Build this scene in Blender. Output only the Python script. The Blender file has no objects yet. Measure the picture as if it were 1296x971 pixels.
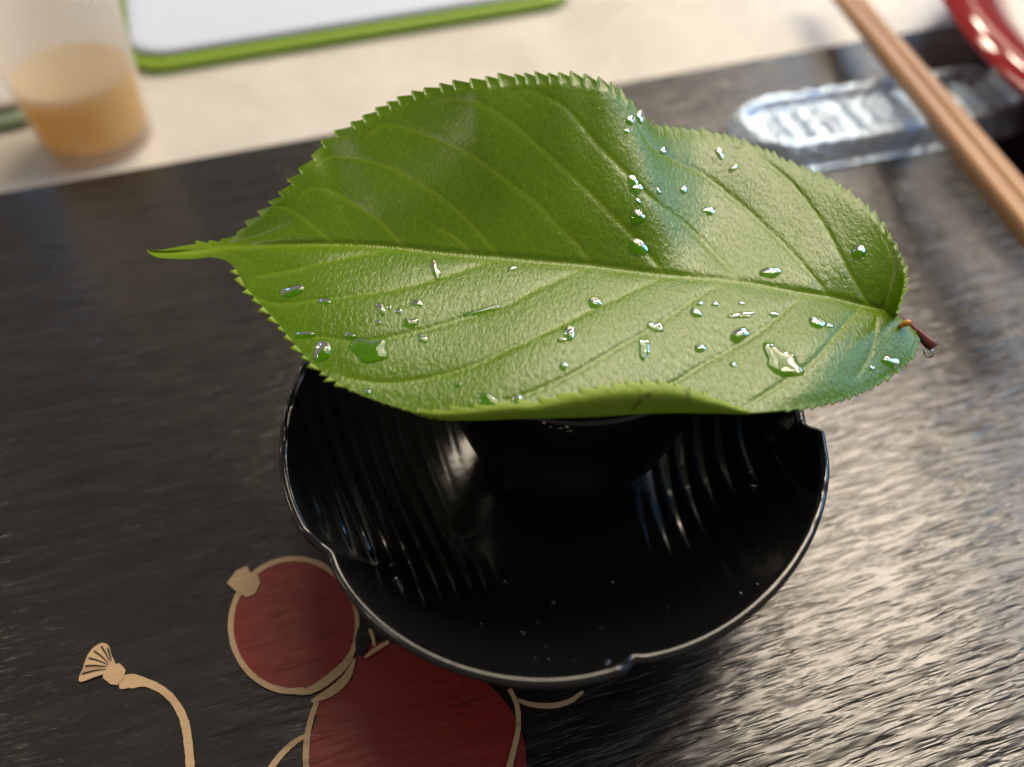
import bpy, bmesh, math, random
import numpy as np
from mathutils import Vector, Matrix, noise as mnoise

random.seed(7); rng = np.random.default_rng(7)
S = bpy.context.scene
COL = S.collection
PI = math.pi

# ------------------------------------------------------------------ camera
FPX, PITCH = 1050.0, math.radians(50)
CAM = np.array([-0.0107, -0.140, 0.228])
cd = bpy.data.cameras.new('camera'); cam = bpy.data.objects.new('camera', cd); COL.objects.link(cam)
cam.location = CAM; cam.rotation_euler = (PI/2 - PITCH, 0, 0)
cd.sensor_width = 36; cd.lens = 36*FPX/1296; cd.clip_start = 0.005; cd.clip_end = 60
cd.dof.use_dof = True; cd.dof.focus_distance = 0.218; cd.dof.aperture_fstop = 5.0
S.camera = cam

# ------------------------------------------------------------------ light
w = bpy.data.worlds.new('World'); S.world = w; w.use_nodes = True
w.node_tree.nodes['Background'].inputs[0].default_value = (1.0, 0.90, 0.78, 1)
w.node_tree.nodes['Background'].inputs[1].default_value = 0.22
S.view_settings.view_transform = 'Standard'; S.view_settings.look = 'None'
S.view_settings.exposure = 0.0; S.view_settings.gamma = 1

def area(name, d, dist, sx, sy, L, colr, target=(0, 0, .05)):
    d = Vector(d).normalized(); ld = bpy.data.lights.new(name, 'AREA'); ld.shape = 'RECTANGLE'
    ld.size = sx; ld.size_y = sy; ld.energy = L*PI*sx*sy; ld.color = colr
    o = bpy.data.objects.new(name, ld); COL.objects.link(o)
    o.location = Vector(target) + d*dist
    o.rotation_euler = (-d).to_track_quat('-Z', 'Y').to_euler()
    return o
def azel(a, e):
    a, e = math.radians(a), math.radians(e)
    return (math.cos(e)*math.sin(a), math.cos(e)*math.cos(a), math.sin(e))
WARM = (1, .84, .66)
area('ceiling_panel', azel(49, 53), 1.6, .80, .72, 6.2, WARM)
area('ceiling_panel', azel(8, 56), 1.6, .66, .72, 10.5, (1, .86, .66))
area('added_warm_fill', azel(36, 25), 2.0, .70, .24, 3.2, (1, .82, .66))  # added warm fill, reflected by the plastic tray and the bowl wall
area('window_or_added_blue', azel(67, 25), 2.0, .95, 1.45, 3.6, (.22, .56, 1))
area('window_or_added_blue', azel(24, 13), 2.0, .50, .36, 3.0, (.22, .56, 1))  # no second window: blue light added for the bowl's left inner wall
area('window_or_added_blue', azel(-34, 16), 2.0, .16, .13, 6, (.22, .50, 1))  # small blue light added for glints on the bowl's right wall
for a, e in ((47, 62), (52, 54), (44, 48)): area('downlight', azel(a, e), 1.6, .14, .14, 34, WARM)
for a, e in ((28, 17), (40, 24), (-48, 9), (20, 30), (9, 37), (26, 33), (16, 35), (60, 12), (-88, 28), (-100, 41), (-76, 21), (-94, 55)): area('added_glint_lamp', azel(a, e), 2.2, .075, .075, 80, (1, .85, .68))  # small lamps added to put highlights on bowl, dish and plastic tray

# ------------------------------------------------------------------ helpers
cP, sP = math.cos(PITCH), math.sin(PITCH)
def at(x, y, z):
    """photo measurement -> world point at height z (vectorised)"""
    x = np.asarray(x, float); y = np.asarray(y, float); z = np.asarray(z, float)
    a = (x-648)/FPX; u = (485.5-y)/FPX
    dx, dy, dz = a, cP+u*sP, -sP+u*cP
    t = (z-CAM[2])/dz
    return np.stack([CAM[0]+dx*t, CAM[1]+dy*t, z+0*t], -1)

def link(name, me, mat=None, parent=None, smooth=True):
    o = bpy.data.objects.new(name, me); COL.objects.link(o)
    if mat: me.materials.append(mat)
    if smooth: me.polygons.foreach_set('use_smooth', [True]*len(me.polygons))
    if parent: o.parent = parent
    return o
def mesh(name, V, Fc, mat=None, parent=None, smooth=True):
    me = bpy.data.meshes.new(name)
    me.from_pydata([tuple(v) for v in V], [], [tuple(int(i) for i in f) for f in Fc]); me.update()
    return link(name, me, mat, parent, smooth)
def tag(o, label, cat=None, group=None, kind=None):
    o['label'] = label
    if cat: o['category'] = cat
    if group: o['group'] = group
    if kind: o['kind'] = kind
    return o
def empty(name, loc=(0, 0, 0), rz=0):
    o = bpy.data.objects.new(name, None); COL.objects.link(o); o.location = loc; o.rotation_euler.z = rz
    o.empty_display_size = .01
    return o
def lathe(name, prof, mat, parent=None, n=96, centre=(0, 0, 0)):
    V = []; Fc = []
    for r, z in prof:
        for k in range(n):
            a = 2*PI*k/n; V.append((centre[0]+r*math.cos(a), centre[1]+r*math.sin(a), centre[2]+z))
    for i in range(len(prof)-1):
        for k in range(n):
            k2 = (k+1) % n; Fc.append((i*n+k, i*n+k2, (i+1)*n+k2, (i+1)*n+k))
    return mesh(name, V, Fc, mat, parent)
def spline(P, n):
    """resample a polyline (Catmull-Rom) to n points evenly by length"""
    P = np.asarray(P, float); m = len(P); out = []
    for i in range(m-1):
        p0 = P[max(i-1, 0)]; p1 = P[i]; p2 = P[i+1]; p3 = P[min(i+2, m-1)]
        for t in np.linspace(0, 1, 24, endpoint=False):
            out.append(.5*((2*p1)+(-p0+p2)*t+(2*p0-5*p1+4*p2-p3)*t*t+(-p0+3*p1-3*p2+p3)*t**3))
    out.append(P[-1]); out = np.array(out)
    L = np.r_[0, np.cumsum(np.linalg.norm(np.diff(out[:, :2], axis=0), axis=1))]
    s = np.linspace(0, L[-1], n)
    return np.stack([np.interp(s, L, out[:, k]) for k in range(P.shape[1])], -1)
def smoothstep(a, b, x):
    t = np.clip((x-a)/(b-a), 0, 1); return t*t*(3-2*t)

# ------------------------------------------------------------------ materials
class NT:
    def __init__(s, name):
        s.m = bpy.data.materials.new(name); s.m.use_nodes = True; s.t = s.m.node_tree; s.n = s.t.nodes
        s.p = s.n['Principled BSDF']; s.out = s.n['Material Output']
    def add(s, typ, **kw):
        nd = s.n.new(typ)
        for k, v in kw.items(): setattr(nd, k, v)
        return nd
    def l(s, a, b): s.t.links.new(a, b)
    def set(s, **kw):
        for k, v in kw.items():
            i = s.p.inputs[k.replace('_', ' ')]
            i.default_value = (*v, 1) if isinstance(v, tuple) and len(v) == 3 else v
    def coord(s, scale, rot=(0, 0, 0), kind='Object'):
        tc = s.add('ShaderNodeTexCoord'); mp = s.add('ShaderNodeMapping')
        mp.inputs['Scale'].default_value = scale; mp.inputs['Rotation'].default_value = rot
        s.l(tc.outputs[kind], mp.inputs[0]); return mp.outputs[0]
    def noise(s, vec, scale, detail=4, rough=.55, dist=0):
        nd = s.add('ShaderNodeTexNoise'); nd.inputs['Scale'].default_value = scale
        nd.inputs['Detail'].default_value = detail; nd.inputs['Roughness'].default_value = rough
        nd.inputs['Distortion'].default_value = dist
        s.l(vec, nd.inputs['Vector']); return nd.outputs['Fac']
    def ramp(s, fac, stops):
        r = s.add('ShaderNodeValToRGB'); e = r.color_ramp.elements
        while len(e) < len(stops): e.new(.5)
        for el, (p, c) in zip(e, stops): el.position = p; el.color = (*c, 1) if len(c) == 3 else c
        s.l(fac, r.inputs[0]); return r.outputs[0]
    def math(s, op, a, b=None):
        nd = s.add('ShaderNodeMath', operation=op)
        for i, v in enumerate((a, b)):
            if v is None: continue
            if isinstance(v, (int, float)): nd.inputs[i].default_value = v
            else: s.l(v, nd.inputs[i])
        return nd.outputs[0]
    def mix(s, fac, a, b, typ='MIX'):
        nd = s.add('ShaderNodeMix', data_type='RGBA', blend_type=typ)
        for i, v in ((0, fac), (6, a), (7, b)):
            if isinstance(v, (int, float)): nd.inputs[i].default_value = v
            elif isinstance(v, tuple): nd.inputs[i].default_value = (*v, 1)
            else: s.l(v, nd.inputs[i])
        return nd.outputs[2]
    def bump(s, h, dist, strength=1.0, chain=None):
        b = s.add('ShaderNodeBump'); b.inputs['Strength'].default_value = strength
        b.inputs['Distance'].default_value = dist; s.l(h, b.inputs['Height'])
        if chain is not None: s.l(chain, b.inputs['Normal'])
        return b.outputs[0]
    def normal(s, b): s.l(b, s.p.inputs['Normal'])

def grain_bump(nt, amp=1.0):
    """brushed wood-grain lacquer: lengthwise strokes broken by short pits"""
    v1 = nt.coord((24, 190, 1)); n1 = nt.noise(v1, 1.0, 2.5, .5, .3)
    v2 = nt.coord((62, 270, 1)); n2 = nt.noise(v2, 1.0, 1.5, .5, .2)
    v3 = nt.coord((9, 60, 1)); n3 = nt.noise(v3, 1.0, 2, .5, .5)
    pits = nt.math('POWER', nt.math('MULTIPLY', n2, 1.5), 2.0)
    h = nt.math('ADD', nt.math('MULTIPLY', n1, .55), nt.math('MULTIPLY', pits, .55))
    h = nt.math('ADD', h, nt.math('MULTIPLY', n3, .6))
    n4 = nt.noise(nt.coord((70, 560, 1)), 1.0, 2, .55, .15)
    h = nt.math('ADD', h, nt.math('MULTIPLY', nt.ramp(n4, [(.32, (0, 0, 0)), (.52, (1, 1, 1))]), .34))
    nt.normal(nt.bump(h, .00040*amp, 1.0))
    return n1, n2

def m_tray():
    nt = NT('black_lacquer_grain'); n1, n2 = grain_bump(nt)
    nt.l(nt.ramp(n1, [(.3, (.005, .0045, .004)), (.75, (.014, .0125, .011))]), nt.p.inputs['Base Color'])
    nt.l(nt.math('ADD', nt.math('MULTIPLY', n2, .10), .20), nt.p.inputs['Roughness'])
    nt.set(Specular_IOR_Level=.75); return nt.m
def m_print(name, c1, c2, rough=.34):
    nt = NT(name); n1, n2 = grain_bump(nt, .7)
    dark = nt.ramp(n2, [(.64, (0, 0, 0)), (.70, (1, 1, 1))])
    base = nt.mix(n1, c1, c2)
    nt.l(nt.mix(nt.math('MULTIPLY', dark, .45), base, tuple(x*.35 for x in c1)), nt.p.inputs['Base Color'])
    nt.set(Roughness=rough, Specular_IOR_Level=.45); return nt.m
def m_black(name, rough=.13, bump=.00006, scale=260, col=.004):
    nt = NT(name); v = nt.coord((1, 1, 1))
    n = nt.noise(v, scale, 3, .5); nt.normal(nt.bump(n, bump, 1))
    sp = nt.noise(v, 900, 2, .5)
    nt.l(nt.math('ADD', nt.math('MULTIPLY', sp, .12), rough-.05), nt.p.inputs['Roughness'])
    nt.set(Base_Color=(col, col, col*1.03), Specular_IOR_Level=.6); return nt.m
def m_simple(name, c, rough=.4, var=.12, scale=60, spec=.5, bump=0.0):
    nt = NT(name); v = nt.coord((1, 1, 1)); n = nt.noise(v, scale, 5, .6)
    nt.l(nt.mix(n, tuple(x*(1-var) for x in c), tuple(min(1, x*(1+var)) for x in c)), nt.p.inputs['Base Color'])
    nt.set(Roughness=rough, Specular_IOR_Level=spec)
    if bump: nt.normal(nt.bump(n, bump))
    return nt.m
def m_marble():
    nt = NT('cream_marble'); v = nt.coord((1, 1, 1), (0, 0, .5))
    n = nt.noise(v, 9, 8, .62, 1.2); f = nt.noise(v, 95, 4, .65)
    vein = nt.math('ABSOLUTE', nt.math('SUBTRACT', nt.noise(v, 5.5, 6, .6, 1.5), .5))
    vm = nt.ramp(vein, [(0.0, (1, 1, 1)), (.045, (0, 0, 0))])
    base = nt.mix(n, (.44, .415, .375), (.74, .71, .66))
    base = nt.mix(nt.math('MULTIPLY', f, .45), base, (.36, .325, .28))
    nt.l(nt.mix(nt.math('MULTIPLY', vm, .35), base, (.66, .62, .55)), nt.p.inputs['Base Color'])
    nt.set(Roughness=.3); return nt.m
def m_wood():
    nt = NT('bamboo_chopstick'); v = nt.coord((8, 260, 260)); n = nt.noise(v, 1, 6, .6)
    nt.l(nt.ramp(n, [(.3, (.27, .135, .060)), (.7, (.42, .235, .115))]), nt.p.inputs['Base Color'])
    nt.set(Roughness=.42); return nt.m
def m_frosted():
    nt = NT('frosted_plastic'); tr = nt.add('ShaderNodeBsdfTransparent'); tr.inputs[0].default_value = (.97, .96, .95, 1)
    tl = nt.add('ShaderNodeBsdfTranslucent'); tl.inputs[0].default_value = (.86, .84, .82, 1)
    m1 = nt.add('ShaderNodeMixShader'); m2 = nt.add('ShaderNodeMixShader')
    nt.set(Base_Color=(.84, .82, .80), Roughness=.5)
    m1.inputs[0].default_value = .78; nt.l(nt.p.outputs[0], m1.inputs[1]); nt.l(tl.outputs[0], m1.inputs[2])
    m2.inputs[0].default_value = .52; nt.l(m1.outputs[0], m2.inputs[1]); nt.l(tr.outputs[0], m2.inputs[2])
    nt.l(m2.outputs[0], nt.out.inputs[0]); return nt.m
def m_tea():
    nt = NT('amber_tea'); tl = nt.add('ShaderNodeBsdfTranslucent'); tl.inputs[0].default_value = (1, .72, .01, 1)
    m1 = nt.add('ShaderNodeMixShader'); nt.set(Base_Color=(1, .68, .008), Roughness=.15)
    m1.inputs[0].default_value = .5; nt.l(nt.p.outputs[0], m1.inputs[1]); nt.l(tl.outputs[0], m1.inputs[2])
    nt.l(m1.outputs[0], nt.out.inputs[0]); return nt.m
def m_water():
    nt = NT('water'); tr = nt.add('ShaderNodeBsdfTransparent'); tr.inputs[0].default_value = (.95, .99, .93, 1)
    gl = nt.add('ShaderNodeBsdfGlossy'); gl.inputs['Roughness'].default_value = .03
    fr = nt.add('ShaderNodeFresnel'); fr.inputs[0].default_value = 1.33
    mx = nt.add('ShaderNodeMixShader'); nt.l(fr.outputs[0], mx.inputs[0]); nt.l(tr.outputs[0], mx.inputs[1]); nt.l(gl.outputs[0], mx.inputs[2])
    nt.l(mx.outputs[0], nt.out.inputs[0]); return nt.m
def m_clear():
    nt = NT('clear_plastic_film'); v = nt.coord((1, 1, 1))
    n = nt.noise(v, 210, 5, .65, .6); b = nt.bump(n, .0016)
    tr = nt.add('ShaderNodeBsdfTransparent'); tr.inputs[0].default_value = (.90, .93, .97, 1)
    gl = nt.add('ShaderNodeBsdfGlossy'); gl.inputs['Roughness'].default_value = .12; gl.inputs[0].default_value = (.72, .86, 1, 1)
    nt.l(b, gl.inputs['Normal'])
    mx = nt.add('ShaderNodeMixShader'); mx.inputs[0].default_value = .80
    df = nt.add('ShaderNodeBsdfDiffuse'); df.inputs[0].default_value = (.58, .66, .80, 1); m3 = nt.add('ShaderNodeMixShader'); m3.inputs[0].default_value = .27
    nt.l(tr.outputs[0], mx.inputs[1]); nt.l(gl.outputs[0], mx.inputs[2]); nt.l(mx.outputs[0], m3.inputs[1]); nt.l(df.outputs[0], m3.inputs[2]); nt.l(m3.outputs[0], nt.out.inputs[0]); return nt.m

def m_leaf(under=False):
    nt = NT('leaf_underside' if under else 'leaf_top')
    v = nt.coord((1, 1, 1)); n = nt.noise(v, 38, 4, .6); nf = nt.noise(nt.coord((1.5, .8, 1), (0, 0, .35)), 700, 3, .55, .6)
    av = nt.add('ShaderNodeAttribute', attribute_name='vein').outputs['Fac']
    aw = nt.add('ShaderNodeAttribute', attribute_name='wet').outputs['Fac']
    at_ = nt.add('ShaderNodeAttribute', attribute_name='tip').outputs['Fac']
    ab = nt.add('ShaderNodeAttribute', attribute_name='blemish').outputs['Fac']
    # ladder veinlets: fine cell borders
    vm = nt.coord((420, 300, 300), (0, 0, .35))
    wob = nt.add('ShaderNodeVectorMath', operation='ADD')
    nz = nt.add('ShaderNodeTexNoise'); nz.inputs['Scale'].default_value = 130; nt.l(v, nz.inputs['Vector'])
    nt.l(vm, wob.inputs[0]); nt.l(nz.outputs['Color'], wob.inputs[1])
    vo = nt.add('ShaderNodeTexVoronoi', feature='DISTANCE_TO_EDGE'); vo.inputs['Scale'].default_value = 1
    nt.l(wob.outputs[0], vo.inputs['Vector']); cell = vo.outputs['Distance']
    net = nt.ramp(cell, [(0, (1, 1, 1)), (.06, (0, 0, 0))])
    if under:
        base = nt.mix(n, (.20, .31, .014), (.25, .37, .022)); veinc = (.36, .46, .08)
    else:
        base = nt.mix(n, (.080, .166, .0002), (.112, .225, .0003)); veinc = (.25, .36, .012)
    base = nt.mix(nt.math('MULTIPLY', at_, .75), base, (.20, .31, .012))
    base = nt.mix(nt.math('MULTIPLY', net, .28), base, veinc)
    base = nt.mix(nt.math('MULTIPLY', av, .70 if under else .45), base, veinc)
    sp1 = nt.ramp(nt.noise(v, 300, 2, .5), [(.70, (0, 0, 0)), (.76, (1, 1, 1))])
    base = nt.mix(nt.math('MULTIPLY', sp1, .35), base, (.13, .15, .004))
    base = nt.mix(nt.math('MULTIPLY', ab, .85), base, (.045, .028, .006))
    nt.l(nt.mix(nt.math('MULTIPLY', aw, .55), base, (.045, .19, .002)), nt.p.inputs['Base Color'])
    h = nt.math('ADD', nt.math('MULTIPLY', nt.math('MINIMUM', cell, .10), .42), nt.math('MULTIPLY', nf, 1.0))
    h = nt.math('MULTIPLY', h, nt.add('ShaderNodeAttribute', attribute_name='pucker').outputs['Fac'])
    nt.normal(nt.bump(h, .00026 if not under else .0002, 1.0))
    rg = nt.math('ADD', nt.math('MULTIPLY', n, .12), .19 if not under else .55)
    nt.l(rg, nt.p.inputs['Roughness'])
    nt.l(nt.math('SUBTRACT', .62, nt.math('MULTIPLY', aw, .60)), nt.p.inputs['Specular IOR Level'])
    tl = nt.add('ShaderNodeBsdfTranslucent'); tl.inputs[0].default_value = (.34, .56, .004, 1)
    mx = nt.add('ShaderNodeMixShader'); mx.inputs[0].default_value = .26
    nt.l(nt.p.outputs[0], mx.inputs[1]); nt.l(tl.outputs[0], mx.inputs[2]); nt.l(mx.outputs[0], nt.out.inputs[0])
    return nt.m

M = dict(tray=m_tray(), red=m_print('red_lacquer_print', (.15, .014, .013), (.23, .022, .018)),
         tan=m_print('gold_tan_print', (.38, .26, .15), (.48, .34, .205), .5),
         ink=m_print('black_print', (.006, .006, .006), (.012, .011, .010)),
         black=m_black('black_glazed_bowl', .14, col=.0065), cupblack=m_black('black_lacquer_cup', .22, .00003),
         chip=m_simple('pale_residue', (.55, .52, .46), .7), marble=m_marble(), wood=m_wood(), frost=m_frosted(), tea=m_tea(),
         white=m_simple('white_plastic', (.52, .58, .70), .35, .03), green=m_simple('green_rubber', (.27, .44, .04), .45, .05),
         palegreen=m_simple('pale_green_rubber', (.30, .42, .29), .45, .05), grey=m_simple('pale_grey_plastic', (.46, .43, .40), .4, .04),
         redbowl=m_simple('red_lacquer', (.19, .010, .012), .05, .06), inner=m_simple('bowl_lining', (.60, .57, .53), .4, .04),
         water=m_water(), clear=m_clear(), leaf=m_leaf(), under=m_leaf(True),
         stem=m_simple('reddish_leaf_stalk', (.13, .030, .024), .3, .2, 400), gland=m_simple('amber_gland', (.50, .22, .03), .3))

# ------------------------------------------------------------------ counter (setting)
ZC = -.012
co = mesh('counter', [(-1.2, -1.0, ZC), (1.4, -1.0, ZC), (1.4, 1.8, ZC), (-1.2, 1.8, ZC)], [(0, 1, 2, 3)], M['marble'], smooth=False)
co['kind'] = 'structure'

# ------------------------------------------------------------------ tray with the printed gourd
e0 = at(0, 242, 0); e1 = at(1200, 30, 0)
ang = math.atan2(e1[1]-e0[1], e1[0]-e0[0])
tray = empty('lacquer_tray', (e0[0], e0[1], ZC), ang)
tag(tray, 'black wood-grain lacquer tray printed with a red gourd and tan tendrils', 'tray')
ca, sa = math.cos(-ang), math.sin(-ang)
def loc(P, z):      # world xy -> tray coordinates
    x = P[..., 0]-e0[0]; y = P[..., 1]-e0[1]
    return np.stack([ca*x-sa*y, sa*x+ca*y, np.full(np.shape(x), z)-ZC], -1)
def tray_board():
    bm = bmesh.new()
    X0, X1, Y0, Y1 = -.22, .78, -.52, 0.0
    vs = [bm.verts.new(p) for p in ((X0, Y0, 0), (X1, Y0, 0), (X1, Y1, 0), (X0, Y1, 0))]
    f = bm.faces.new(vs); r = bmesh.ops.extrude_face_region(bm, geom=[f])
    for v in r['geom']:
        if isinstance(v, bmesh.types.BMVert): v.co.z = -ZC
    bmesh.ops.recalc_face_normals(bm, faces=bm.faces)
    bmesh.ops.bevel(bm, geom=[e for e in bm.edges], offset=.0016, segments=3, affect='EDGES')
    me = bpy.data.meshes.new('board'); bm.to_mesh(me); bm.free()
    return link('board', me, M['tray'], tray, smooth=False)
tray_board()

def flat(name, px, z, mat, th=.00016):
    """a closed printed shape lying on the tray"""
    W = loc(at(px[:, 0], px[:, 1], z), z)
    bm = bmesh.new(); vs = [bm.verts.new(p) for p in W]; f = bm.faces.new(vs)
    if f.calc_area() and f.normal.z < 0: f.normal_flip()
    bm.normal_update()
    r = bmesh.ops.extrude_face_region(bm, geom=[f])
    for v in r['geom']:
        if isinstance(v, bmesh.types.BMVert): v.co.z -= th
    bmesh.ops.recalc_face_normals(bm, faces=bm.faces)
    bmesh.ops.triangulate(bm, faces=[q for q in bm.faces if len(q.verts) > 4])
    me = bpy.data.meshes.new(name); bm.to_mesh(me); bm.free()
    return link(name, me, mat, tray, smooth=False)
def ribbon(name, pts, widths, z, mat, th=.00018):
    P = spline([(*p, w_) for p, w_ in zip(pts, widths)], 60)
    t = np.gradient(P[:, :2], axis=0); t /= np.linalg.norm(t, axis=1)[:, None] + 1e-9
    nrm = np.stack([-t[:, 1], t[:, 0]], -1)
    ww = P[:, 2:3]*(1+.07*np.sin(np.arange(60)[:, None]*1.3)*np.sin(np.arange(60)[:, None]*.37))
    a = P[:, :2]+nrm*ww/2; b = P[:, :2]-nrm*ww/2
    return flat(name, np.vstack([a, b[::-1]]), z, mat, th)
def closed(pts, n=120):
    P = list(pts)+[pts[0], pts[1], pts[2]]
    q = spline(P, n*2)
    return q
def ell(cx, cy, rx, ry, n=90, rot=0):
    a = np.linspace(0, 2*PI, n, endpoint=False); x = rx*np.cos(a); y = ry*np.sin(a)
    return np.stack([cx+x*math.cos(rot)-y*math.sin(rot), cy+x*math.sin(rot)+y*math.cos(rot)], -1)
Z1, Z2, Z3 = .0002, .00042, .00064
# lower bulb (runs off under the near edge of the frame) and upper bulb
flat('gourd_body', ell(527, 966, 139, 132), Z1, M['red'])
flat('gourd_neck', np.array([(400, 880), (425, 862), (452, 830), (470, 812), (520, 815), (590, 838), (580, 880), (430, 912), (397, 906)], float), Z1+.00008, M['red'])
flat('gourd_bulb', ell(372, 791, 80, 84, rot=.1), Z2, M['red'])
def ring(name, cx, cy, rx, ry, a0, a1, w0, w1, z, rot=0):
    a = np.radians(np.linspace(a0, a1, 16)); x = rx*np.cos(a); y = ry*np.sin(a)
    pts = [(cx+p*math.cos(rot)-q*math.sin(rot), cy+p*math.sin(rot)+q*math.cos(rot)) for p, q in zip(x, y)]
    return ribbon(name, pts, np.linspace(w0, w1, 16), z, M['tan'])
ring('gourd_outline', 372, 791, 80, 84, 75, 305, 8, 6, Z3, .1)
ring('gourd_outline', 372, 791, 80, 84, -55, 20, 6, 5, Z3+.00005, .1)
ribbon('waist_band', [(452, 808), (440, 836), (418, 858), (392, 874), (368, 876)], [3, 9, 11, 9, 4], Z3+.0001, M['tan'])
ribbon('waist_band', [(449, 834), (438, 858), (418, 876), (394, 888)], [3, 10, 11, 4], Z3+.0001, M['tan'])
flat('gourd_stub', np.array([(287, 738), (299, 722), (313, 716), (316, 724), (327, 729), (329, 739), (322, 752), (312, 756), (298, 748)], float), Z3+.00012, M['tan'])
ribbon('body_outline', [(401, 888), (393, 912), (388, 940), (388, 975), (395, 1010)], [6.2, 7.0, 7.8, 7.8, 7.0], Z3, M['tan'])
ribbon('body_outline', [(645, 872), (654, 892), (656, 920), (650, 950), (640, 985), (626, 1012)], [5.5, 6.2, 6.2, 7.0, 8.6, 8.6], Z3, M['tan'])
ribbon('tendril', [(389, 930), (372, 940), (356, 955), (342, 974), (330, 1000)], [5.5, 7.0, 7.8, 7.8, 7.0], Z2, M['tan'])
ribbon('tendril', [(655, 886), (675, 892), (700, 893), (722, 887), (738, 875)], [4.7, 6.2, 7.0, 6.2, 3.9], Z2, M['tan'])
flat('gourd_leaf', ell(459, 808, 9, 22, rot=.15), Z3+.00016, M['ink'])
ribbon('leaf_vein', [(468, 796), (472, 808), (474, 818)], [3.9, 4.7, 3.1], Z3+.0002, M['tan'])
ribbon('leaf_edge', [(462, 832), (474, 823), (492, 812)], [3.1, 5.5, 4.7], Z3+.00024, M['tan'])
ribbon('flower_stem', [(150, 864), (166, 862), (185, 864), (206, 874), (222, 890), (233, 912), (238, 940), (241, 975), (242, 1005)], [16, 18, 11, 10, 10, 11, 11, 11, 11], Z2, M['tan'])
flat('flower_cup', np.array([(130, 858), (131, 846), (140, 840), (152, 840), (159, 848), (156, 858), (148, 867), (140, 866)], float), Z3, M['tan'])
flat('flower_head', closed([(139, 850), (120, 857), (102, 863), (100, 857), (105, 845), (110, 831), (118, 820), (129, 814), (137, 817), (141, 829), (146, 842)], 50)[:96], Z3+.00006, M['tan'])
for (x0, y0, x1, y1) in [(134, 847, 104, 853), (135, 844, 108, 843), (136, 841, 112, 833), (137, 839, 119, 824), (139, 837, 128, 818), (141, 837, 136, 820)]:
    ribbon('petal_line', [(x0, y0), ((x0+x1)/2, (y0+y1)/2-1), (x1, y1)], [1.0, 2.0, 2.4], Z3+.00014, M['ink'])

# ------------------------------------------------------------------ black lobed bowl
BR, BH = .0712, .045
nt_px = [(415, 706), (806, 846), (1006, 536)]
nth = [math.atan2(*(at(x, y, BH)[[1, 0]])) for x, y in nt_px]
nth = sorted([t % (2*PI) for t in nth]); nth_full = []
# three notches seen, the fourth closes the round
def lobe_table():
    t = sorted(nth); gaps = [(t[(i+1) % 3]-t[i]) % (2*PI) for i in range(3)]
    k = int(np.argmax(gaps)); t.append((t[k]+gaps[k]/2) % (2*PI)); return sorted(t)
NT4 = lobe_table()
def lobe(th):
    th = th % (2*PI); out = np.zeros_like(th); dist = np.full_like(th, 9.)
    for i in range(4):
        a = NT4[i]; b = NT4[(i+1) % 4]; span = (b-a) % (2*PI); s = ((th-a) % (2*PI))
        ins = s < span; out = np.where(ins, s/span, out)
        d = np.minimum(s, 2*PI-s); dist = np.minimum(dist, d)
    return out, dist
def bowl():
    NTH, NQ = 840, 150
    th = np.linspace(0, 2*PI, NTH, endpoint=False); s, dn = lobe(th)
    saw = np.where(s > .94, 1-smoothstep(.94, 1, s), s/.94)
    fR = (saw-.5)*.030 + .054*np.sin(PI*s)**.75 - .042
    notch = np.exp(-(dn/.05)**2)
    q = np.linspace(0.0, 1, NQ)**.85
    V = []
    wob = .0006*np.sin(3*th+.7)+.0005*np.sin(5*th+2)
    for qi in q:
        r = BR*qi*(1+fR*qi**3) + wob*qi
        z = .009 + .036*np.clip((qi-.40)/.60, 0, 1)**2.2
        amp = .00054*(1+.45*np.sin(r*np.sin(th)*62+r*np.cos(th)*38))*smoothstep(.36, .70, qi)*smoothstep(-.062, .0, r*np.sin(th))*(1-.35*smoothstep(.93, 1, qi))*(.85+.15*np.cos(th-2.9))*(1+.35*np.sin(7*th+9*qi))
        xx = r*np.cos(th); yy = r*np.sin(th)
        ph = 2*PI*(.95*xx + .36*yy*(1-smoothstep(-.03, .03, xx)) + .0016*np.sin(yy*70+1))/.0049
        z = z + amp*(np.sin(ph)+.2*np.sin(2*ph+1)) + .0006*notch*smoothstep(.85, 1, qi) + .0042*(saw-.5)*qi**4
        V.append(np.stack([r*np.cos(th), r*np.sin(th), z+0*th], -1))
    rimin = V[-1]
    rr = np.linalg.norm(rimin[:, :2], axis=1)[:, None]; dirv = rimin[:, :2]/rr
    def off(base, dr, dz): return np.concatenate([base[:, :2]+dirv*dr, base[:, 2:]+dz], 1)
    for a in (30, 70, 110, 150):           # rounded lip
        a = math.radians(a); V.append(off(rimin, .0013*(1-math.cos(a)), .0011*math.sin(a)))
    lip = off(rimin, .0026, -.0004); V.append(lip)
    for f_, z in ((.965, .038), (.91, .0305), (.84, .022), (.77, .0145), (.70, .009), (.655, .0055), (.64, .0028), (.635, .0004), (.59, .0004), (.575, .004), (.3, .0045), (.0, .0045)):
        k = f_**3; r = np.linalg.norm(lip[:, :2], axis=1)
        rad = BR*1.03*f_*(1-k)+r*f_*k if f_ < .9 else r*f_
        V.append(np.stack([dirv[:, 0]*rad, dirv[:, 1]*rad, np.full(NTH, z)], -1))
    n = len(V); V = np.vstack(V); Fc = []
    for i in range(n-1):
        for k in range(NTH):
            k2 = (k+1) % NTH; Fc.append((i*NTH+k, (i)*NTH+k2, (i+1)*NTH+k2, (i+1)*NTH+k))
    o = mesh('lobed_bowl', V, Fc, M['black'])
    o.location.z = .0012
    return tag(o, 'shallow black glazed bowl with ribbed lobed wall standing on the tray', 'bowl')
bowl()

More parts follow.
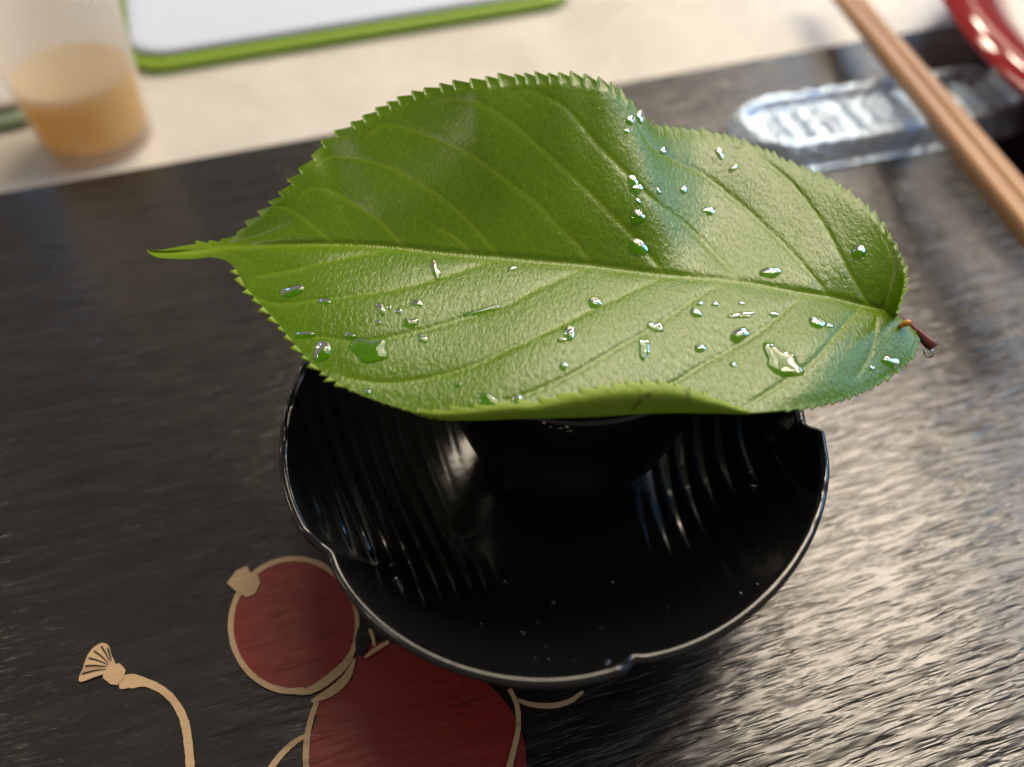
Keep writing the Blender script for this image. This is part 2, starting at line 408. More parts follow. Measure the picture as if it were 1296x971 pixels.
# ------------------------------------------------------------------ black cup standing in the bowl
CX, CY, CZ, CR, CTOP = .006, .0160, .0104, .0385, .0735
cup = empty('black_cup', (CX, CY, CZ)); tag(cup, 'black cup standing in the bowl under the leaf', 'cup')
H = CTOP-CZ
prof = [(0, .004), (.0195, .004), (.0205, 0), (.0245, 0), (.0254, .002), (.0268, .006)]
for t in np.linspace(.1, 1, 16): prof.append((.0268+(CR-.0268)*math.sin(t*PI/2)**.85*1.0, .006+(H-.0072)*t))
prof += [(CR-.0002, H-.0004), (CR-.0012, H), (CR-.0022, H-.0004), (CR-.0028, H-.002)]
for t in np.linspace(.9, .0, 10): prof.append((.0238+(CR-.0268)*math.sin(t*PI/2)**.85*.97*.97, .009+(H-.012)*t))
prof += [(.012, .0078), (0, .0075)]
lathe('cup_body', prof, M['cupblack'], cup, 128)
for (px, py, sx) in [(683, 537, .0011), (690, 540, .0009), (703, 540, .0008), (709, 538, .0013), (711, 543, .001), (699, 541, .0006), (714, 542, .0008)]:
    th_ = math.atan2(-1, (px-728)/150*1.0); a = math.asin(max(-1, min(1, (px-728)/190)))
    dz = .0013+(py-537)*.00035
    c0 = np.array([(CR+.00005-dz*.05)*math.sin(a), -(CR+.00005-dz*.05)*math.cos(a), H-dz])
    tx = np.array([math.cos(a), math.sin(a), 0]); nn = np.array([math.sin(a), -math.cos(a), .15])
    V = [c0+nn*.0002]; n = 7
    for k in range(n):
        b = 2*PI*k/n; r = sx*random.uniform(.5, 1.1)
        V.append(c0+tx*r*math.cos(b)+np.array([0, 0, 1])*r*.6*math.sin(b)-nn*.0001)
    mesh('residue_fleck', V, [(0, 1+k, 1+(k+1) % n) for k in range(n)], M['chip'], cup, False)

# ------------------------------------------------------------------ the leaf
mid = [(187, 318), (235, 319), (285, 314), (340, 311), (420, 310), (500, 314), (560, 321), (633, 327), (700, 333), (748, 337), (842, 349), (938, 358), (1010, 371), (1050, 377), (1090, 387), (1118, 393), (1136, 399)]
back = [(186, 317), (200, 317), (240, 310), (285, 304), (310, 289), (335, 270), (360, 245), (375, 226), (395, 204), (410, 184), (440, 164), (470, 145), (505, 127), (540, 115), (580, 107), (620, 101), (660, 97), (700, 96), (735, 98), (768, 107), (793, 126), (812, 146), (828, 160), (850, 163), (880, 166), (910, 171), (940, 180), (970, 192), (1000, 207), (1030, 219), (1060, 234), (1088, 255), (1108, 275), (1127, 302), (1140, 327), (1145, 346), (1143, 365), (1138, 382), (1133, 397)]
front = [(186, 317), (200, 326), (240, 328), (270, 326), (290, 333), (302, 348), (310, 363), (324, 379), (345, 402), (365, 426), (384, 449), (398, 463), (422, 482), (450, 497), (482, 509), (520, 521), (555, 529), (600, 531), (650, 529), (700, 528), (760, 526), (830, 522), (900, 522), (950, 523), (1000, 519), (1040, 513), (1070, 505), (1100, 492), (1125, 478), (1143, 464), (1156, 450), (1161, 434), (1158, 420), (1148, 408), (1138, 401)]
flap = np.array([(500, 516), (520, 521), (560, 523), (600, 519), (640, 513), (680, 512), (702, 506), (733, 498), (773, 490), (813, 487), (844, 488), (869, 493), (896, 503), (918, 511), (938, 519), (955, 523)], float)
LAT = [[(423, 309), (400, 289), (366, 265), (345, 262)],
 [(511, 313), (493, 292), (468, 271), (431, 248), (406, 238), (385, 242)],
 [(633, 327), (595, 283), (561, 252), (533, 234), (505, 218), (474, 206), (422, 198), (402, 208)],
 [(748, 336), (730, 308), (702, 283), (677, 255), (647, 234), (626, 218), (598, 197), (555, 177), (511, 161), (484, 158), (468, 170)],
 [(842, 348), (801, 299), (773, 271), (742, 240), (711, 211), (680, 184), (640, 149), (604, 130), (570, 125), (545, 132)],
 [(938, 358), (912, 329), (869, 286), (825, 252), (788, 215), (757, 184), (714, 135), (671, 115), (650, 118)],
 [(1050, 377), (1014, 333), (968, 286), (927, 250), (886, 219), (850, 201), (824, 185), (800, 140)],
 [(1102, 390), (1071, 338), (1040, 281), (999, 230), (958, 196), (930, 188)],
 [(1118, 393), (1130, 350), (1130, 320), (1118, 290)],
 [(600, 324), (575, 300), (555, 290)],
 [(633, 327), (574, 346), (513, 363), (451, 374), (402, 380), (353, 385), (330, 380)],
 [(748, 337), (686, 363), (636, 388), (593, 402), (543, 416), (497, 427), (451, 433), (410, 427), (380, 430)],
 [(842, 349), (794, 371), (757, 388), (717, 408), (671, 430), (640, 444), (605, 461), (568, 473), (513, 484), (466, 484), (430, 476)],
 [(938, 358), (906, 363), (862, 391), (819, 419), (779, 442), (742, 464), (708, 482), (671, 498), (640, 508)],
 [(1035, 374), (1009, 381), (968, 415), (927, 441), (886, 464), (850, 486), (815, 500)],
 [(1090, 388), (1061, 420), (1030, 456), (994, 482), (942, 516)],
 [(1118, 393), (1110, 405), (1102, 446), (1085, 475)],
 [(511, 313), (440, 326), (380, 340), (330, 350)]]

NU, NV, NW = 860, 74, 20
u = np.linspace(0, 1, NU)
Md = spline(mid, 2000); Bk = spline(back, NU); Fr = spline(front, NU)
um = 1-(1-u)**1.25
Md = np.stack([np.interp(um, np.linspace(0, 1, 2000), Md[:, k]) for k in (0, 1)], -1)

def teeth(E, side, start, size_fn, space_fn):
    """saw teeth leaning to the leaf tip; returns displaced edge"""
    L = np.r_[0, np.cumsum(np.linalg.norm(np.diff(E, axis=0), axis=1))]
    t = np.gradient(E, axis=0); t /= np.linalg.norm(t, axis=1)[:, None]+1e-9
    nrm = np.stack([t[:, 1], -t[:, 0]], -1)*side
    k = 0; s = start; off = np.zeros(NU); lean = np.zeros(NU)
    while s < L[-1]-6:
        sp = space_fn(s/L[-1])*random.uniform(.65, 1.35); h = size_fn(s/L[-1])*random.uniform(.7, 1.2)
        p = (L-s)/sp; ins = (p >= 0) & (p < 1)
        prof_ = np.where(p < .22, smoothstep(0, .22, p), (1-(p-.22)/.78)**.8 if False else np.clip(1-(p-.22)/.78, 0, 1)**1.1)
        off = np.where(ins, h*prof_, off); lean = np.where(ins, -h*.55*prof_, lean)
        s += sp
    return nrm*off[:, None]+t*lean[:, None]
tb = teeth(Bk, 1, 62, lambda f: 8.4-3.8*f if f > .1 else 4, lambda f: 20-8*f)
tf = teeth(Fr, -1, 120, lambda f: 8 if f < .28 else (2.2 if f < .42 else (0 if f < .78 else 3.6)), lambda f: 14 if f < .5 else 12)

def zmid(um_):      # height of the midrib along the leaf
    return .0772 + .0020*np.sin(um_*PI*1.1+.4) - .0030*smoothstep(.86, 1, um_) - .004*smoothstep(.25, 0, um_)
def bump1(x, c, wd): return np.exp(-((x-c)/wd)**2)

def surf(side):
    v = np.linspace(0, 1, NV); v = np.r_[v[:-1]*.955/v[-2], 1.0] if False else 1-(1-v)**1.15
    E, T = (Bk, tb) if side > 0 else (Fr, tf)
    U, Vv = np.meshgrid(u, v, indexing='ij')
    bow = np.sin(PI*Vv)*0
    P = Md[:, None, :]*(1-Vv[..., None]) + E[:, None, :]*Vv[..., None]
    P = P + T[:, None, :]*smoothstep(.945, 1.0, Vv)[..., None]
    X = P[..., 0]
    z0 = zmid(um)[:, None]+0*Vv
    xe = E[:, 0][:, None]+0*Vv
    if side > 0:
        Hb = np.interp(xe, [186, 285, 340, 450, 600, 710, 765, 798, 835, 880, 1000, 1080, 1130, 1150], [.0, .0002, .0050, .0170, .0275, .0295, .0282, .0235, .0150, .0110, .0090, .0105, .0100, .0075])
        k = np.ones(25)/25
        Hs = np.convolve(np.pad(Hb[:, 0], 12, mode='edge'), k, 'valid')[:, None]
        z = z0 + Hs*(Vv**1.12) + .0011*np.sin(Vv*PI)*bump1(X, 640, 140)
        z = z - .0012*bump1(X, 905, 60)*np.sin(PI*Vv)
    else:
        Hf = np.interp(xe, [186, 290, 400, 520, 620, 800, 930, 1040, 1120, 1165], [0, -.0010, -.0040, -.0036, -.0024, -.0022, -.0026, -.0040, -.0050, -.0035])
        Hs = np.convolve(np.pad(Hf[:, 0], 12, mode='edge'), np.ones(25)/25, 'valid')[:, None]
        z = z0 + Hs*Vv**1.2 + .0009*np.sin(PI*Vv)*bump1(X, 600, 220) + .0008*np.sin(PI*Vv)*bump1(X, 1050, 70)
    z = z + .0007*np.sin(X*.020+P[..., 1]*.013)*smoothstep(0, .5, Vv)
    return P, z, Vv

def segdist(P, poly):
    d = np.full(P.shape[:-1], 1e9)
    lo = np.min(poly, 0)-46; hi = np.max(poly, 0)+46
    msk = ((P > lo) & (P < hi)).all(-1); Q = P[msk]; dd = np.full(len(Q), 1e9)
    for a, b in zip(poly[:-1], poly[1:]):
        ab = b-a; t = np.clip(((Q-a)@ab)/(ab@ab), 0, 1); dd = np.minimum(dd, np.linalg.norm(Q-(a+t[:, None]*ab), axis=1))
    d[msk] = dd; return d
LATS = [spline(p, 26) for p in LAT]; MIDS = spline(mid, 60)

# drops: x, y, rx, ry, rotation(deg), kind (0 bead, 1 flat film)
DROPS = [(370, 368, 15, 7, -18, 0), (408, 444, 11, 13, 10, 0), (386, 424, 12, 5, -5, 0), (468, 443, 22, 15, -8, 1), (411, 381, 8, 4, -5, 0), (482, 391, 5, 8, -25, 0),
 (551, 342, 5, 11, -20, 1), (613, 393, 20, 4, -14, 1), (528, 384, 7, 5, 0, 0), (519, 409, 8, 7, 0, 1), (535, 429, 7, 5, 15, 1), (479, 408, 4, 3, 0, 0), (505, 394, 4, 4, 0, 0),
 (493, 389, 3, 3, 0, 0), (443, 425, 7, 4, 0, 0), (753, 383, 9, 7, -10, 0), (721, 421, 7, 9, 10, 0), (711, 430, 6, 3, -10, 0), (713, 463, 6, 5, -30, 0), (619, 507, 14, 8, 10, 1), (655, 505, 7, 6, 0, 0),
 (801, 229, 6, 9, -25, 0), (806, 239, 8, 6, 0, 0), (807, 274, 9, 9, 0, 0), (808, 312, 9, 13, -50, 0), (807, 255, 4, 4, 0, 0), (866, 240, 5, 5, 0, 0), (897, 267, 8, 5, 0, 0), (834, 242, 3, 4, 0, 0),
 (840, 191, 5, 4, -40, 0), (815, 441, 7, 12, -10, 1), (830, 414, 9, 6, 20, 1), (886, 441, 7, 5, 0, 0), (881, 396, 8, 5, 30, 0), (936, 424, 12, 8, -20, 0), (938, 399, 18, 3, -6, 1), (975, 345, 14, 6, 0, 0),
 (990, 458, 24, 16, 25, 1), (1034, 408, 10, 7, 15, 0), (1128, 458, 12, 7, 10, 0), (1104, 466, 4, 3, -20, 0), (1087, 318, 9, 8, 0, 0), (798, 152, 6, 6, -30, 0), (811, 148, 5, 8, 0, 0), (911, 194, 4, 8, -25, 0),
 (928, 462, 5, 3, 15, 0), (928, 213, 6, 3, -40, 0), (465, 497, 5, 4, 0, 0), (580, 487, 5, 3, 0, 1), (938, 384, 4, 2, 0, 0), (905, 385, 5, 3, -10, 0), (793, 166, 4, 3, 0, 0), (980, 398, 6, 3, 0, 0), (1050, 412, 5, 3, 0, 0), (648, 340, 6, 3, -20, 0), (886, 384, 4, 3, 0, 0)]
def drop_outline(i, n=28):
    x, y, rx, ry, rot, kind = DROPS[i]; r_ = random.Random(100+i)
    ph = [r_.uniform(0, 6.28) for _ in range(4)]; am = (.07, .05, .02, .0) if kind == 0 else (.14, .12, .10, .08)
    a = np.linspace(0, 2*PI, n, endpoint=False)
    f = 1+sum(am[k]*np.sin((k+2)*a+ph[k]) for k in range(4))
    q = math.radians(rot); X = rx*f*np.cos(a); Y = ry*f*np.sin(a)
    return np.stack([x+X*math.cos(q)-Y*math.sin(q), y+X*math.sin(q)+Y*math.cos(q)], -1)

GRIDS = {}
def relief(P, Vv, back_side):
    d = segdist(P, MIDS)
    dl = np.full(P.shape[:-1], 1e9)
    for q in LATS: dl = np.minimum(dl, segdist(P, q))
    wl = 2.6*(1-.4*Vv)
    vein = np.maximum(np.exp(-(d/3.4)**2), .8*np.exp(-(dl/wl)**2))
    pil = 1-np.exp(-(np.minimum(dl, d*1.2)/17)**1.4)
    ks = .25+.75*smoothstep(640, 860, P[..., 0]) if back_side else 1.0
    dz = ks*smoothstep(0, .09, Vv)*((.00019 if back_side else .00027)*pil - .00020*np.exp(-(dl/3.6)**2)) - .00045*np.exp(-(d/5)**2)
    return vein, dz*smoothstep(1.02, .86, Vv)*(.15+.85*smoothstep(250, 370, P[..., 0]))
V_all = []; F_all = []; A_v = []; A_w = []; A_t = []; A_b = []; A_p = []
def inside(P, poly):
    c = np.zeros(len(P), bool); n = len(poly); j = n-1
    for i in range(n):
        xi, yi = poly[i]; xj, yj = poly[j]
        cond = ((yi > P[:, 1]) != (yj > P[:, 1])) & (P[:, 0] < (xj-xi)*(P[:, 1]-yi)/(yj-yi+1e-12)+xi)
        c ^= cond; j = i
    return c
base = 0
for side in (1, -1):
    P, z, Vv = surf(side); vein, dz = relief(P, Vv, side > 0); z = z+dz
    wet = np.zeros(P.shape[:2])
    for i, D in enumerate(DROPS):
        R = max(D[2], D[3])*1.5
        m_ = (np.abs(P[..., 0]-D[0]) < R) & (np.abs(P[..., 1]-D[1]) < R)
        if m_.any(): wet[m_] = np.maximum(wet[m_], inside(P[m_], (drop_outline(i)-np.array(D[:2]))*1.10+np.array(D[:2])))
    W = at(P[..., 0], P[..., 1], z)
    nV = NV
    bl = np.zeros(P.shape[:2])
    if side < 0:      # rolled-up margin: rows beyond the fold, seen from the underside
        wv = np.linspace(0, 1, NW+1)[1:]
        top = np.interp(Fr[:, 0], flap[:, 0], flap[:, 1], left=-1, right=-1)
        mask = (Fr[:, 0] > 505) & (Fr[:, 0] < 950) & (Fr[:, 1] > 500)
        hp = np.where(mask, np.clip(Fr[:, 1]-top, 0, 60), 0)
        L = Fr[:, 0]; saw = np.zeros(NU); s_ = 505.
        while s_ < 950:
            sp = random.uniform(17, 30); p = (L-s_)/sp; ins = (p >= 0) & (p < 1)
            saw = np.where(ins, np.where(p < .16, p/.16, 1-(p-.16)/.84)*random.uniform(4.5, 9), saw); s_ += sp
        hp2 = hp+saw*np.clip(hp/8, 0, 1)
        PX = Fr[:, None, 0]+0*wv - (saw*np.clip(hp/8, 0, 1))[:, None]*smoothstep(.72, 1, wv)*.9
        PY = Fr[:, None, 1]-hp[:, None]*wv-(hp2-hp)[:, None]*smoothstep(.72, 1, wv)
        zz = z[:, -1][:, None] + .00021*hp[:, None]*np.sin(wv*PI/2)**.9
        W2 = at(PX, PY, zz); W = np.concatenate([W, W2], 1); nV = NV+NW
        vein = np.concatenate([vein, np.repeat(smoothstep(.82, .98, wv)[None], NU, 0)+.5*np.exp(-(((L[:, None]+30*wv)*.031 % 1-.5)/.05)**2)], 1)
        wet = np.concatenate([wet, np.zeros((NU, NW))], 1)
        Q = np.stack([PX, PY], -1)
        b_ = np.exp(-(segdist(Q, np.array([(801., 516.), (811, 505)]))/2.2)**2)+np.exp(-(segdist(Q, np.array([(817., 501.), (822, 498)]))/2)**2)+.6*np.exp(-(segdist(Q, np.array([(869., 494.), (871, 508)]))/2.5)**2)
        bl = np.concatenate([bl, b_], 1); P = np.concatenate([P, Q], 1)
    tip = smoothstep(330, 235, P[..., 0])*.9 + .6*np.exp(-(segdist(P, np.array([(388., 206.), (400, 203)]))/7)**2) if side > 0 else smoothstep(330, 235, P[..., 0])*.9
    A_p.append((.30+.60*smoothstep(600, 860, P[..., 0]) if side > 0 else .45+.5*smoothstep(300, 480, P[..., 0])).ravel())
    GRIDS[side] = (P[:, :NV].reshape(-1, 2), z.reshape(-1))
    V_all.append(W.reshape(-1, 3)); A_v.append(vein.ravel()); A_w.append(wet.ravel()); A_t.append(tip.ravel()); A_b.append(np.clip(bl.ravel(), 0, 1))
    I = np.arange(NU*nV).reshape(NU, nV)+base
    q = np.stack([I[:-1, :-1], I[1:, :-1], I[1:, 1:], I[:-1, 1:]], -1).reshape(-1, 4)
    if side < 0: q = q[:, ::-1]
    F_all.append(q); base += NU*nV
V_all = np.vstack(V_all); F_all = np.vstack(F_all)
leaf = empty('cherry_leaf', tuple(at(748, 337, .0772))); lo_ = np.array(leaf.location)
tag(leaf, 'large wet green leaf with saw-toothed edge laid over the black cup', 'leaf')
me = bpy.data.meshes.new('blade')
me.from_pydata((V_all-lo_).tolist(), [], F_all.tolist()); me.update()
for nm, arr in (('vein', A_v), ('wet', A_w), ('tip', A_t), ('blemish', A_b), ('pucker', A_p)):
    a = me.attributes.new(nm, 'FLOAT', 'POINT'); a.data.foreach_set('value', np.concatenate(arr).astype(np.float32))
blade = link('blade', me, M['leaf'], leaf); me.materials.append(M['under'])
# weld the two halves along the midrib
bm = bmesh.new(); bm.from_mesh(me); bmesh.ops.remove_doubles(bm, verts=bm.verts, dist=1e-6)
bm.normal_update()
up = sum((f.normal.z for f in list(bm.faces)[::97]))
if up < 0: bmesh.ops.reverse_faces(bm, faces=bm.faces)
bm.to_mesh(me); bm.free(); me.update()
sm = blade.modifiers.new('thickness', 'SOLIDIFY'); sm.thickness = .00028; sm.offset = -1; sm.material_offset = 1; sm.material_offset_rim = 1

def tube(name, pts, radii, mat, parent=None, n=14, o=(0, 0, 0)):
    P = spline([(*p, r) for p, r in zip(pts, radii)], 28); V = []; Fc = []
    for i, p in enumerate(P):
        t = Vector(P[min(i+1, 27), :3]-P[max(i-1, 0), :3]).normalized()
        a = t.cross(Vector((0, 0, 1))).normalized(); b = t.cross(a)
        for k in range(n):
            an = 2*PI*k/n; V.append(Vector(p[:3])-Vector(o)+(a*math.cos(an)+b*math.sin(an))*p[3])
    for i in range(27):
        for k in range(n): Fc.append((i*n+k, i*n+(k+1) % n, (i+1)*n+(k+1) % n, (i+1)*n+k))
    Fc += [tuple(range(n))[::-1], tuple(27*n+k for k in range(n))]
    return mesh(name, V, Fc, mat, parent)
sp_ = [at(1128, 398, .0705), at(1148, 411, .0690), at(1168, 427, .0675), at(1177, 435, .0668), at(1182, 440, .0664)]
tube('leaf_stalk', sp_, [.0010, .0012, .0014, .0016, .0013], M['stem'], leaf, o=lo_)
gp = at(1147, 409, .0735)
tube('stalk_gland', [gp+np.array([-.0012, 0, -.0012]), gp, gp+np.array([.0011, 0, .0004])], [.0006, .0009, .0005], M['gland'], leaf, o=lo_)

# ------------------------------------------------------------------ water drops on the leaf
def leafz(p):
    best = None
    for s in (1, -1):
        P, z = GRIDS[s]; d = np.abs(P-p).sum(1); i = d.argmin()
        if best is None or d[i] < best[0]: best = (d[i], z[i])
    return best[1]
def where(i):
    x, y, rx, ry, rot, kind = DROPS[i]; return x, y
SPECIAL = {3: 'flat angular water film on the leaf near its tip', 37: 'large glinting water film on the leaf near its stalk', 1: 'biggest rounded water bead near the leaf tip, two bright glints',
           0: 'long water bead on the leaf beside the yellowish tip', 7: 'narrow water streak lying along a side vein of the leaf', 35: 'thin dark water streak along a crease of the leaf below the midrib',
           34: 'plump water bead below the midrib, between the glinting film and the midrib', 39: 'oval water bead at the leaf margin beneath the stalk',
           24: 'slanted oval water bead just above the midrib', 22: 'round water bead under a smaller one in a row above the midrib', 38: 'water bead on the leaf beside the large glinting film', 19: 'flat water film at the rolled front margin of the leaf'}
for i, D in enumerate(DROPS):
    x, y, rx, ry, rot, kind = D; O = drop_outline(i); n = len(O); c = np.array([x, y], float)
    rr = min(rx, ry)/FPX*.215
    h = .44*rr if kind == 0 else min(.00032, .3*rr)
    rings = [1.0, .98, .93, .85, .73, .57, .38, .18]; V = []
    z0 = np.array([leafz(o) for o in O]); A_ = np.c_[O-c, np.ones(n)]
    cf = np.linalg.lstsq(A_, z0, rcond=None)[0]; zp = A_@cf; zc = cf[2]
    for f in rings:
        zz = zp*f+zc*(1-f)
        hh = h*(1-f**2)**(.95 if kind == 0 else .6) - (.0004 if f == 1 else 0)
        Q = c+(O-c)*f; V.append(at(Q[:, 0], Q[:, 1], zz+hh+.00012))
    V = np.vstack(V+[at(x, y, zc+h+.00012)[None], at(x, y, zc-.0004)[None]])
    Fc = []; R_ = len(rings)
    for a in range(R_-1):
        for k in range(n): Fc.append((a*n+k, (a+1)*n+k, (a+1)*n+(k+1) % n, a*n+(k+1) % n)[::-1])
    for k in range(n):
        Fc.append(((R_-1)*n+k, (R_-1)*n+(k+1) % n, R_*n)); Fc.append((k, R_*n+1, (k+1) % n))
    oo = V.mean(0); d_ = mesh('water_drop', V-oo, Fc, M['water']); d_.location = oo
    half = 'notched half' if y < np.interp(x, [m_[0] for m_ in mid], [m_[1] for m_ in mid]) else 'rolled-edge half'
    part = 'towards the leaf tip' if x < 560 else ('midway along the leaf' if x < 860 else 'towards the leaf stalk')
    size = 'irregular water film' if kind == 1 else ('mid-sized water bead' if max(rx, ry) >= 7 else 'tiny water droplet')
    lab = SPECIAL.get(i, size+' on the '+half+' '+part)
    tag(d_, lab, 'water drop', 'water drops on the leaf')
# the drop hanging under the stalk
c = at(1176, 446, .0645); V = []; Fc = []; n = 18
pr = [(0, .0014), (.0007, .0011), (.0012, .0003), (.0014, -.0005), (.0010, -.0013), (0, -.0016)]
hang = lathe('water_drop', pr, M['water'], None, 20); hang.location = c
tag(hang, 'clear water drop hanging beneath the reddish leaf stalk', 'water drop', 'water drops on the leaf')

# ------------------------------------------------------------------ frosted glass of tea
g = at(128, 178, ZC); glass = empty('tea_glass', (g[0], g[1], ZC)); tag(glass, 'frosted tumbler a third full of amber tea on the cream counter', 'glass')
def gr(z): return .0258+.0090*(z/.12)
pr = [(0, .0004), (.0225, .0004), (.0250, .0016)]+[(gr(z), z) for z in np.linspace(.004, .118, 14)]+[(gr(.12)-.0006, .1192), (gr(.12)-.0014, .1185)]+[(gr(z)-.002, z) for z in np.linspace(.116, .008, 12)]+[(.021, .0055), (0, .005)]
lathe('tumbler', pr, M['frost'], glass, 72)
pr = [(0, .0058), (.020, .0060)]+[(gr(z)-.0026, z) for z in np.linspace(.0085, .038, 8)]+[(gr(.038)-.0030, .0378), (0, .0376)]
lathe('tea', pr, M['tea'], glass, 72)

# ------------------------------------------------------------------ white boards with coloured rims
def rrect(w_, h_, r, n=10):
    P = []
    for cx, cy, a0 in ((w_-r, h_-r, 0), (r, h_-r, 90), (r, r, 180), (w_-r, r, 270)):
        for k in range(n+1):
            a = math.radians(a0+90*k/n); P.append((cx+r*math.cos(a), cy+r*math.sin(a)))
    return P
def slab(name, w_, h_, r, z0, z1, bev, mat, parent, dx=0, dish=0):
    out = rrect(w_, h_, r); n = len(out); V = []
    def ring_(inset, z):
        cx, cy = w_/2, h_/2
        for x, y in out:
            V.append((dx+cx+(x-cx)*(1-2*inset/w_), dx+cy+(y-cy)*(1-2*inset/h_), z))
    rs = [(bev, z0), (0, z0+bev), (0, z1-bev), (bev*.3, z1-bev*.3), (bev, z1)]
    if dish: rs += [(bev+.006, z1-.0002), (bev+.016, z1-dish)]
    for a in rs: ring_(*a)
    Fc = []
    for i in range(len(rs)-1):
        for k in range(n): Fc.append((i*n+k, i*n+(k+1) % n, (i+1)*n+(k+1) % n, (i+1)*n+k))
    Fc += [tuple(range(n))[::-1], tuple((len(rs)-1)*n+k for k in range(n))]
    return mesh(name, V, Fc, mat, parent, True)
b0 = at(165, 103, ZC); b1 = at(735, 8, ZC); ba = math.atan2(b1[1]-b0[1], b1[0]-b0[0]); bl_ = math.hypot(b1[0]-b0[0], b1[1]-b0[1])
board = empty('serving_board', (b0[0], b0[1], ZC), ba); tag(board, 'white rounded board with a bright green rim on the cream counter', 'board')
slab('rim', bl_, .20, .022, .0004, .0075, .002, M['green'], board)
slab('top', bl_-.008, .192, .020, .0076, .0125, .0024, M['white'], board, .004, .0012)
p0 = at(-190, 205, ZC); p1 = at(60, 158, ZC); pa = math.atan2(p1[1]-p0[1], p1[0]-p0[0])
plate = empty('grey_board', (p0[0], p0[1], ZC), pa); tag(plate, 'pale grey board with a pale green rim behind the tea glass', 'board')
pw = math.hypot(p1[0]-p0[0], p1[1]-p0[1])
slab('rim', pw, .16, .012, .0004, .0075, .0025, M['palegreen'], plate)
slab('top', pw-.008, .152, .010, .0076, .0130, .002, M['grey'], plate, .004)

# ------------------------------------------------------------------ clear plastic towel tray
f0 = at(926, 178, .004); f1 = at(1296, 118, .004); fa = math.atan2(f1[1]-f0[1], f1[0]-f0[0])
def film():
    Lx, Wy = .156, .054; NX, NY = 150, 60; V = []; Fc = []
    for i in range(NX+1):
        for j in range(NY+1):
            a = i/NX; b = j/NY*2-1
            x = Lx*a; R = Wy/2
            # stadium outline
            hw = R
            if x < R: hw = math.sqrt(max(1e-9, R*R-(R-x)**2))
            if x > Lx-R: hw = math.sqrt(max(1e-9, R*R-(x-Lx+R)**2))
            y = b*max(hw, .0008)
            ed = min(R-abs(y) if True else 0, x, Lx-x); ed = min(ed, hw-abs(y)+.0)
            dome = .0105*smoothstep(0, .0075, ed) - .0050*smoothstep(.0095, .0135, ed)
            rib = .0017*smoothstep(.012, .016, ed)*(math.sin(x*2*PI/.0090)+.5*math.sin(x*2*PI/.0053+1))
            nz = mnoise.noise(Vector((x*160, y*160, 3)))*.0011+mnoise.noise(Vector((x*420, y*420, 7)))*.0005
            V.append((x, y, .0008+dome+rib+nz*smoothstep(0, .004, ed)))
    for i in range(NX):
        for j in range(NY):
            k = i*(NY+1)+j; Fc.append((k, k+NY+1, k+NY+2, k+1))
    o = mesh('plastic_towel_tray', V, Fc, M['clear'])
    o.location = (f0[0], f0[1], 0); o.rotation_euler.z = fa
    return tag(o, 'clear crinkled plastic tray with ribbed floor lying under the chopsticks', 'plastic tray')
film()

# ------------------------------------------------------------------ chopsticks across the plastic tray
A0 = at(1042, -40, .012); A1 = at(1358, 345, .034)
def stick(o0, o1, lab):
    V = []; Fc = []; n = 16; m = 30; d = Vector(o1-o0); L = d.length; t = d.normalized(); a = t.cross(Vector((0, 0, 1))).normalized(); b = a.cross(t)
    for i in range(m+1):
        f = i/m; r = .0032+.0008*f
        if i in (0, m): r *= .8
        for k in range(n):
            an = 2*PI*k/n; ss = max(abs(math.cos(an)), abs(math.sin(an)))**-.6
            V.append((f*L, r*ss*math.cos(an), r*ss*math.sin(an)))
    for i in range(m):
        for k in range(n): Fc.append((i*n+k, i*n+(k+1) % n, (i+1)*n+(k+1) % n, (i+1)*n+k))
    Fc += [tuple(range(n))[::-1], tuple(m*n+k for k in range(n))]
    o = mesh('chopstick', V, Fc, M['wood']); o.matrix_world = Matrix((t, a, b)).transposed().to_4x4(); o.location = o0
    return tag(o, lab, 'chopstick', 'pair of chopsticks')
sd = np.array([.0066, .003, 0])
stick(A0-sd*.5, A1-sd*.55, 'brown wooden chopstick on the leaf side of its pair')
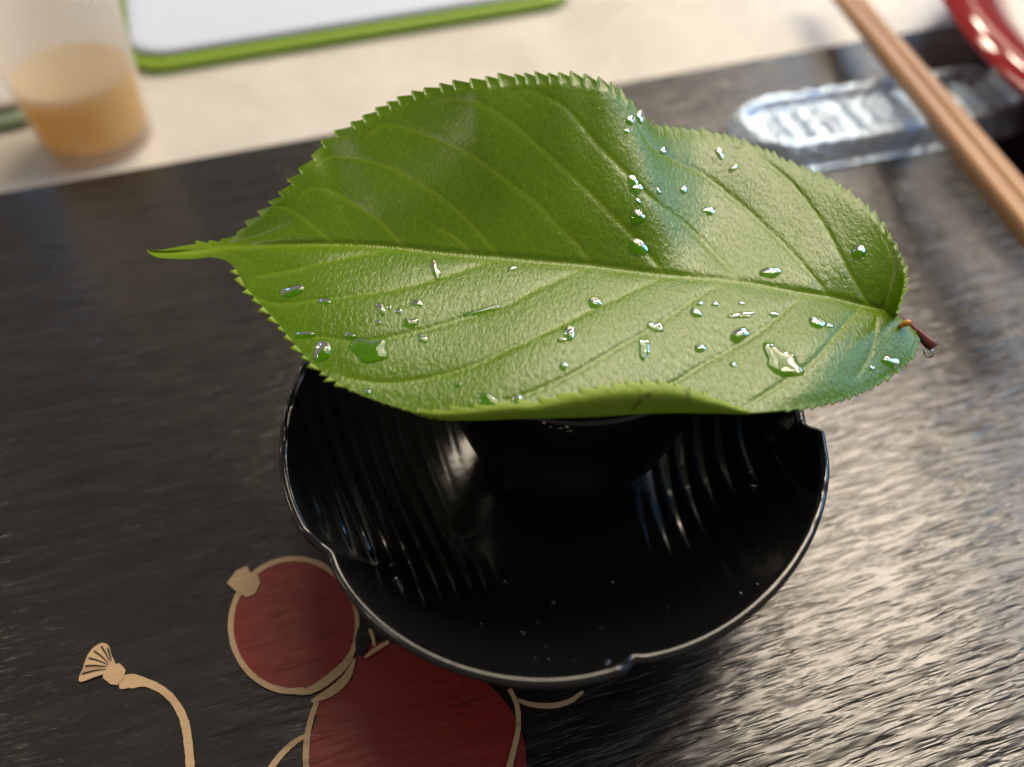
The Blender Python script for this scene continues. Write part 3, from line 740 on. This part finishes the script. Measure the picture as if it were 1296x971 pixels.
stick(A0+sd*.5, A1+sd*.55, 'brown wooden chopstick on the red bowl side of its pair')

# ------------------------------------------------------------------ large red lacquer dish
rb = empty('red_dish', (.4528, .2532, 0)); tag(rb, 'large glossy dark red lacquer dish with pale well beside the chopsticks', 'dish')
pr = [(0, .004), (.172, .004), (.174, .0004), (.180, .0004), (.186, .006), (.203, .0150), (.222, .0225), (.240, .0272), (.2450, .0286), (.2456, .0298), (.2450, .0308), (.243, .0316), (.239, .0330), (.234, .0338), (.228, .0335), (.222, .0315), (.216, .0285), (.210, .0245), (.205, .0200), (.2035, .0182), (.2030, .0160)]
lathe('dish_rim', pr, M['redbowl'], rb, 200)
pr = [(.2034, .0170), (.198, .0155), (.15, .0140), (0, .0138)]
lathe('dish_well', pr, M['inner'], rb, 160)

# ------------------------------------------------------------------ spatter of droplets in the bowl
from mathutils.bvhtree import BVHTree
bo = bpy.data.objects['lobed_bowl']; tree = BVHTree.FromPolygons([v.co+bo.location for v in bo.data.vertices], [p.vertices[:] for p in bo.data.polygons])
for k, (x, y, r) in enumerate([(662, 801, .0007), (680, 788, .0005), (690, 818, .0004), (678, 834, .0005), (694, 834, .0004), (727, 836, .0004), (768, 838, .0008), (774, 738, .0007), (640, 737, .0006), (502, 735, .0012), (952, 618, .0013), (950, 600, .0012), (936, 752, .0006), (958, 740, .0005), (700, 762, .0005), (760, 795, .0004), (845, 770, .0005), (610, 790, .0004)]):
    d = at(x, y, 0)-CAM; h_, n_, _, _ = tree.ray_cast(Vector(CAM), Vector(d).normalized())
    if h_ is None: continue
    if n_.dot(Vector(d)) > 0: n_ = -n_
    o = lathe('water_drop', [(0, r*.75), (r*.4, r*.66), (r*.75, r*.42), (r*.95, r*.12), (r*.9, -r*.25), (0, -r*.3)], M['water'], None, 14)
    o.rotation_euler = n_.to_track_quat('Z', 'Y').to_euler(); o.location = h_
    tag(o, 'tiny water droplet on the black bowl wall' if r < .001 else 'larger water droplet on the black bowl wall', 'water drop', 'water droplets in the bowl')
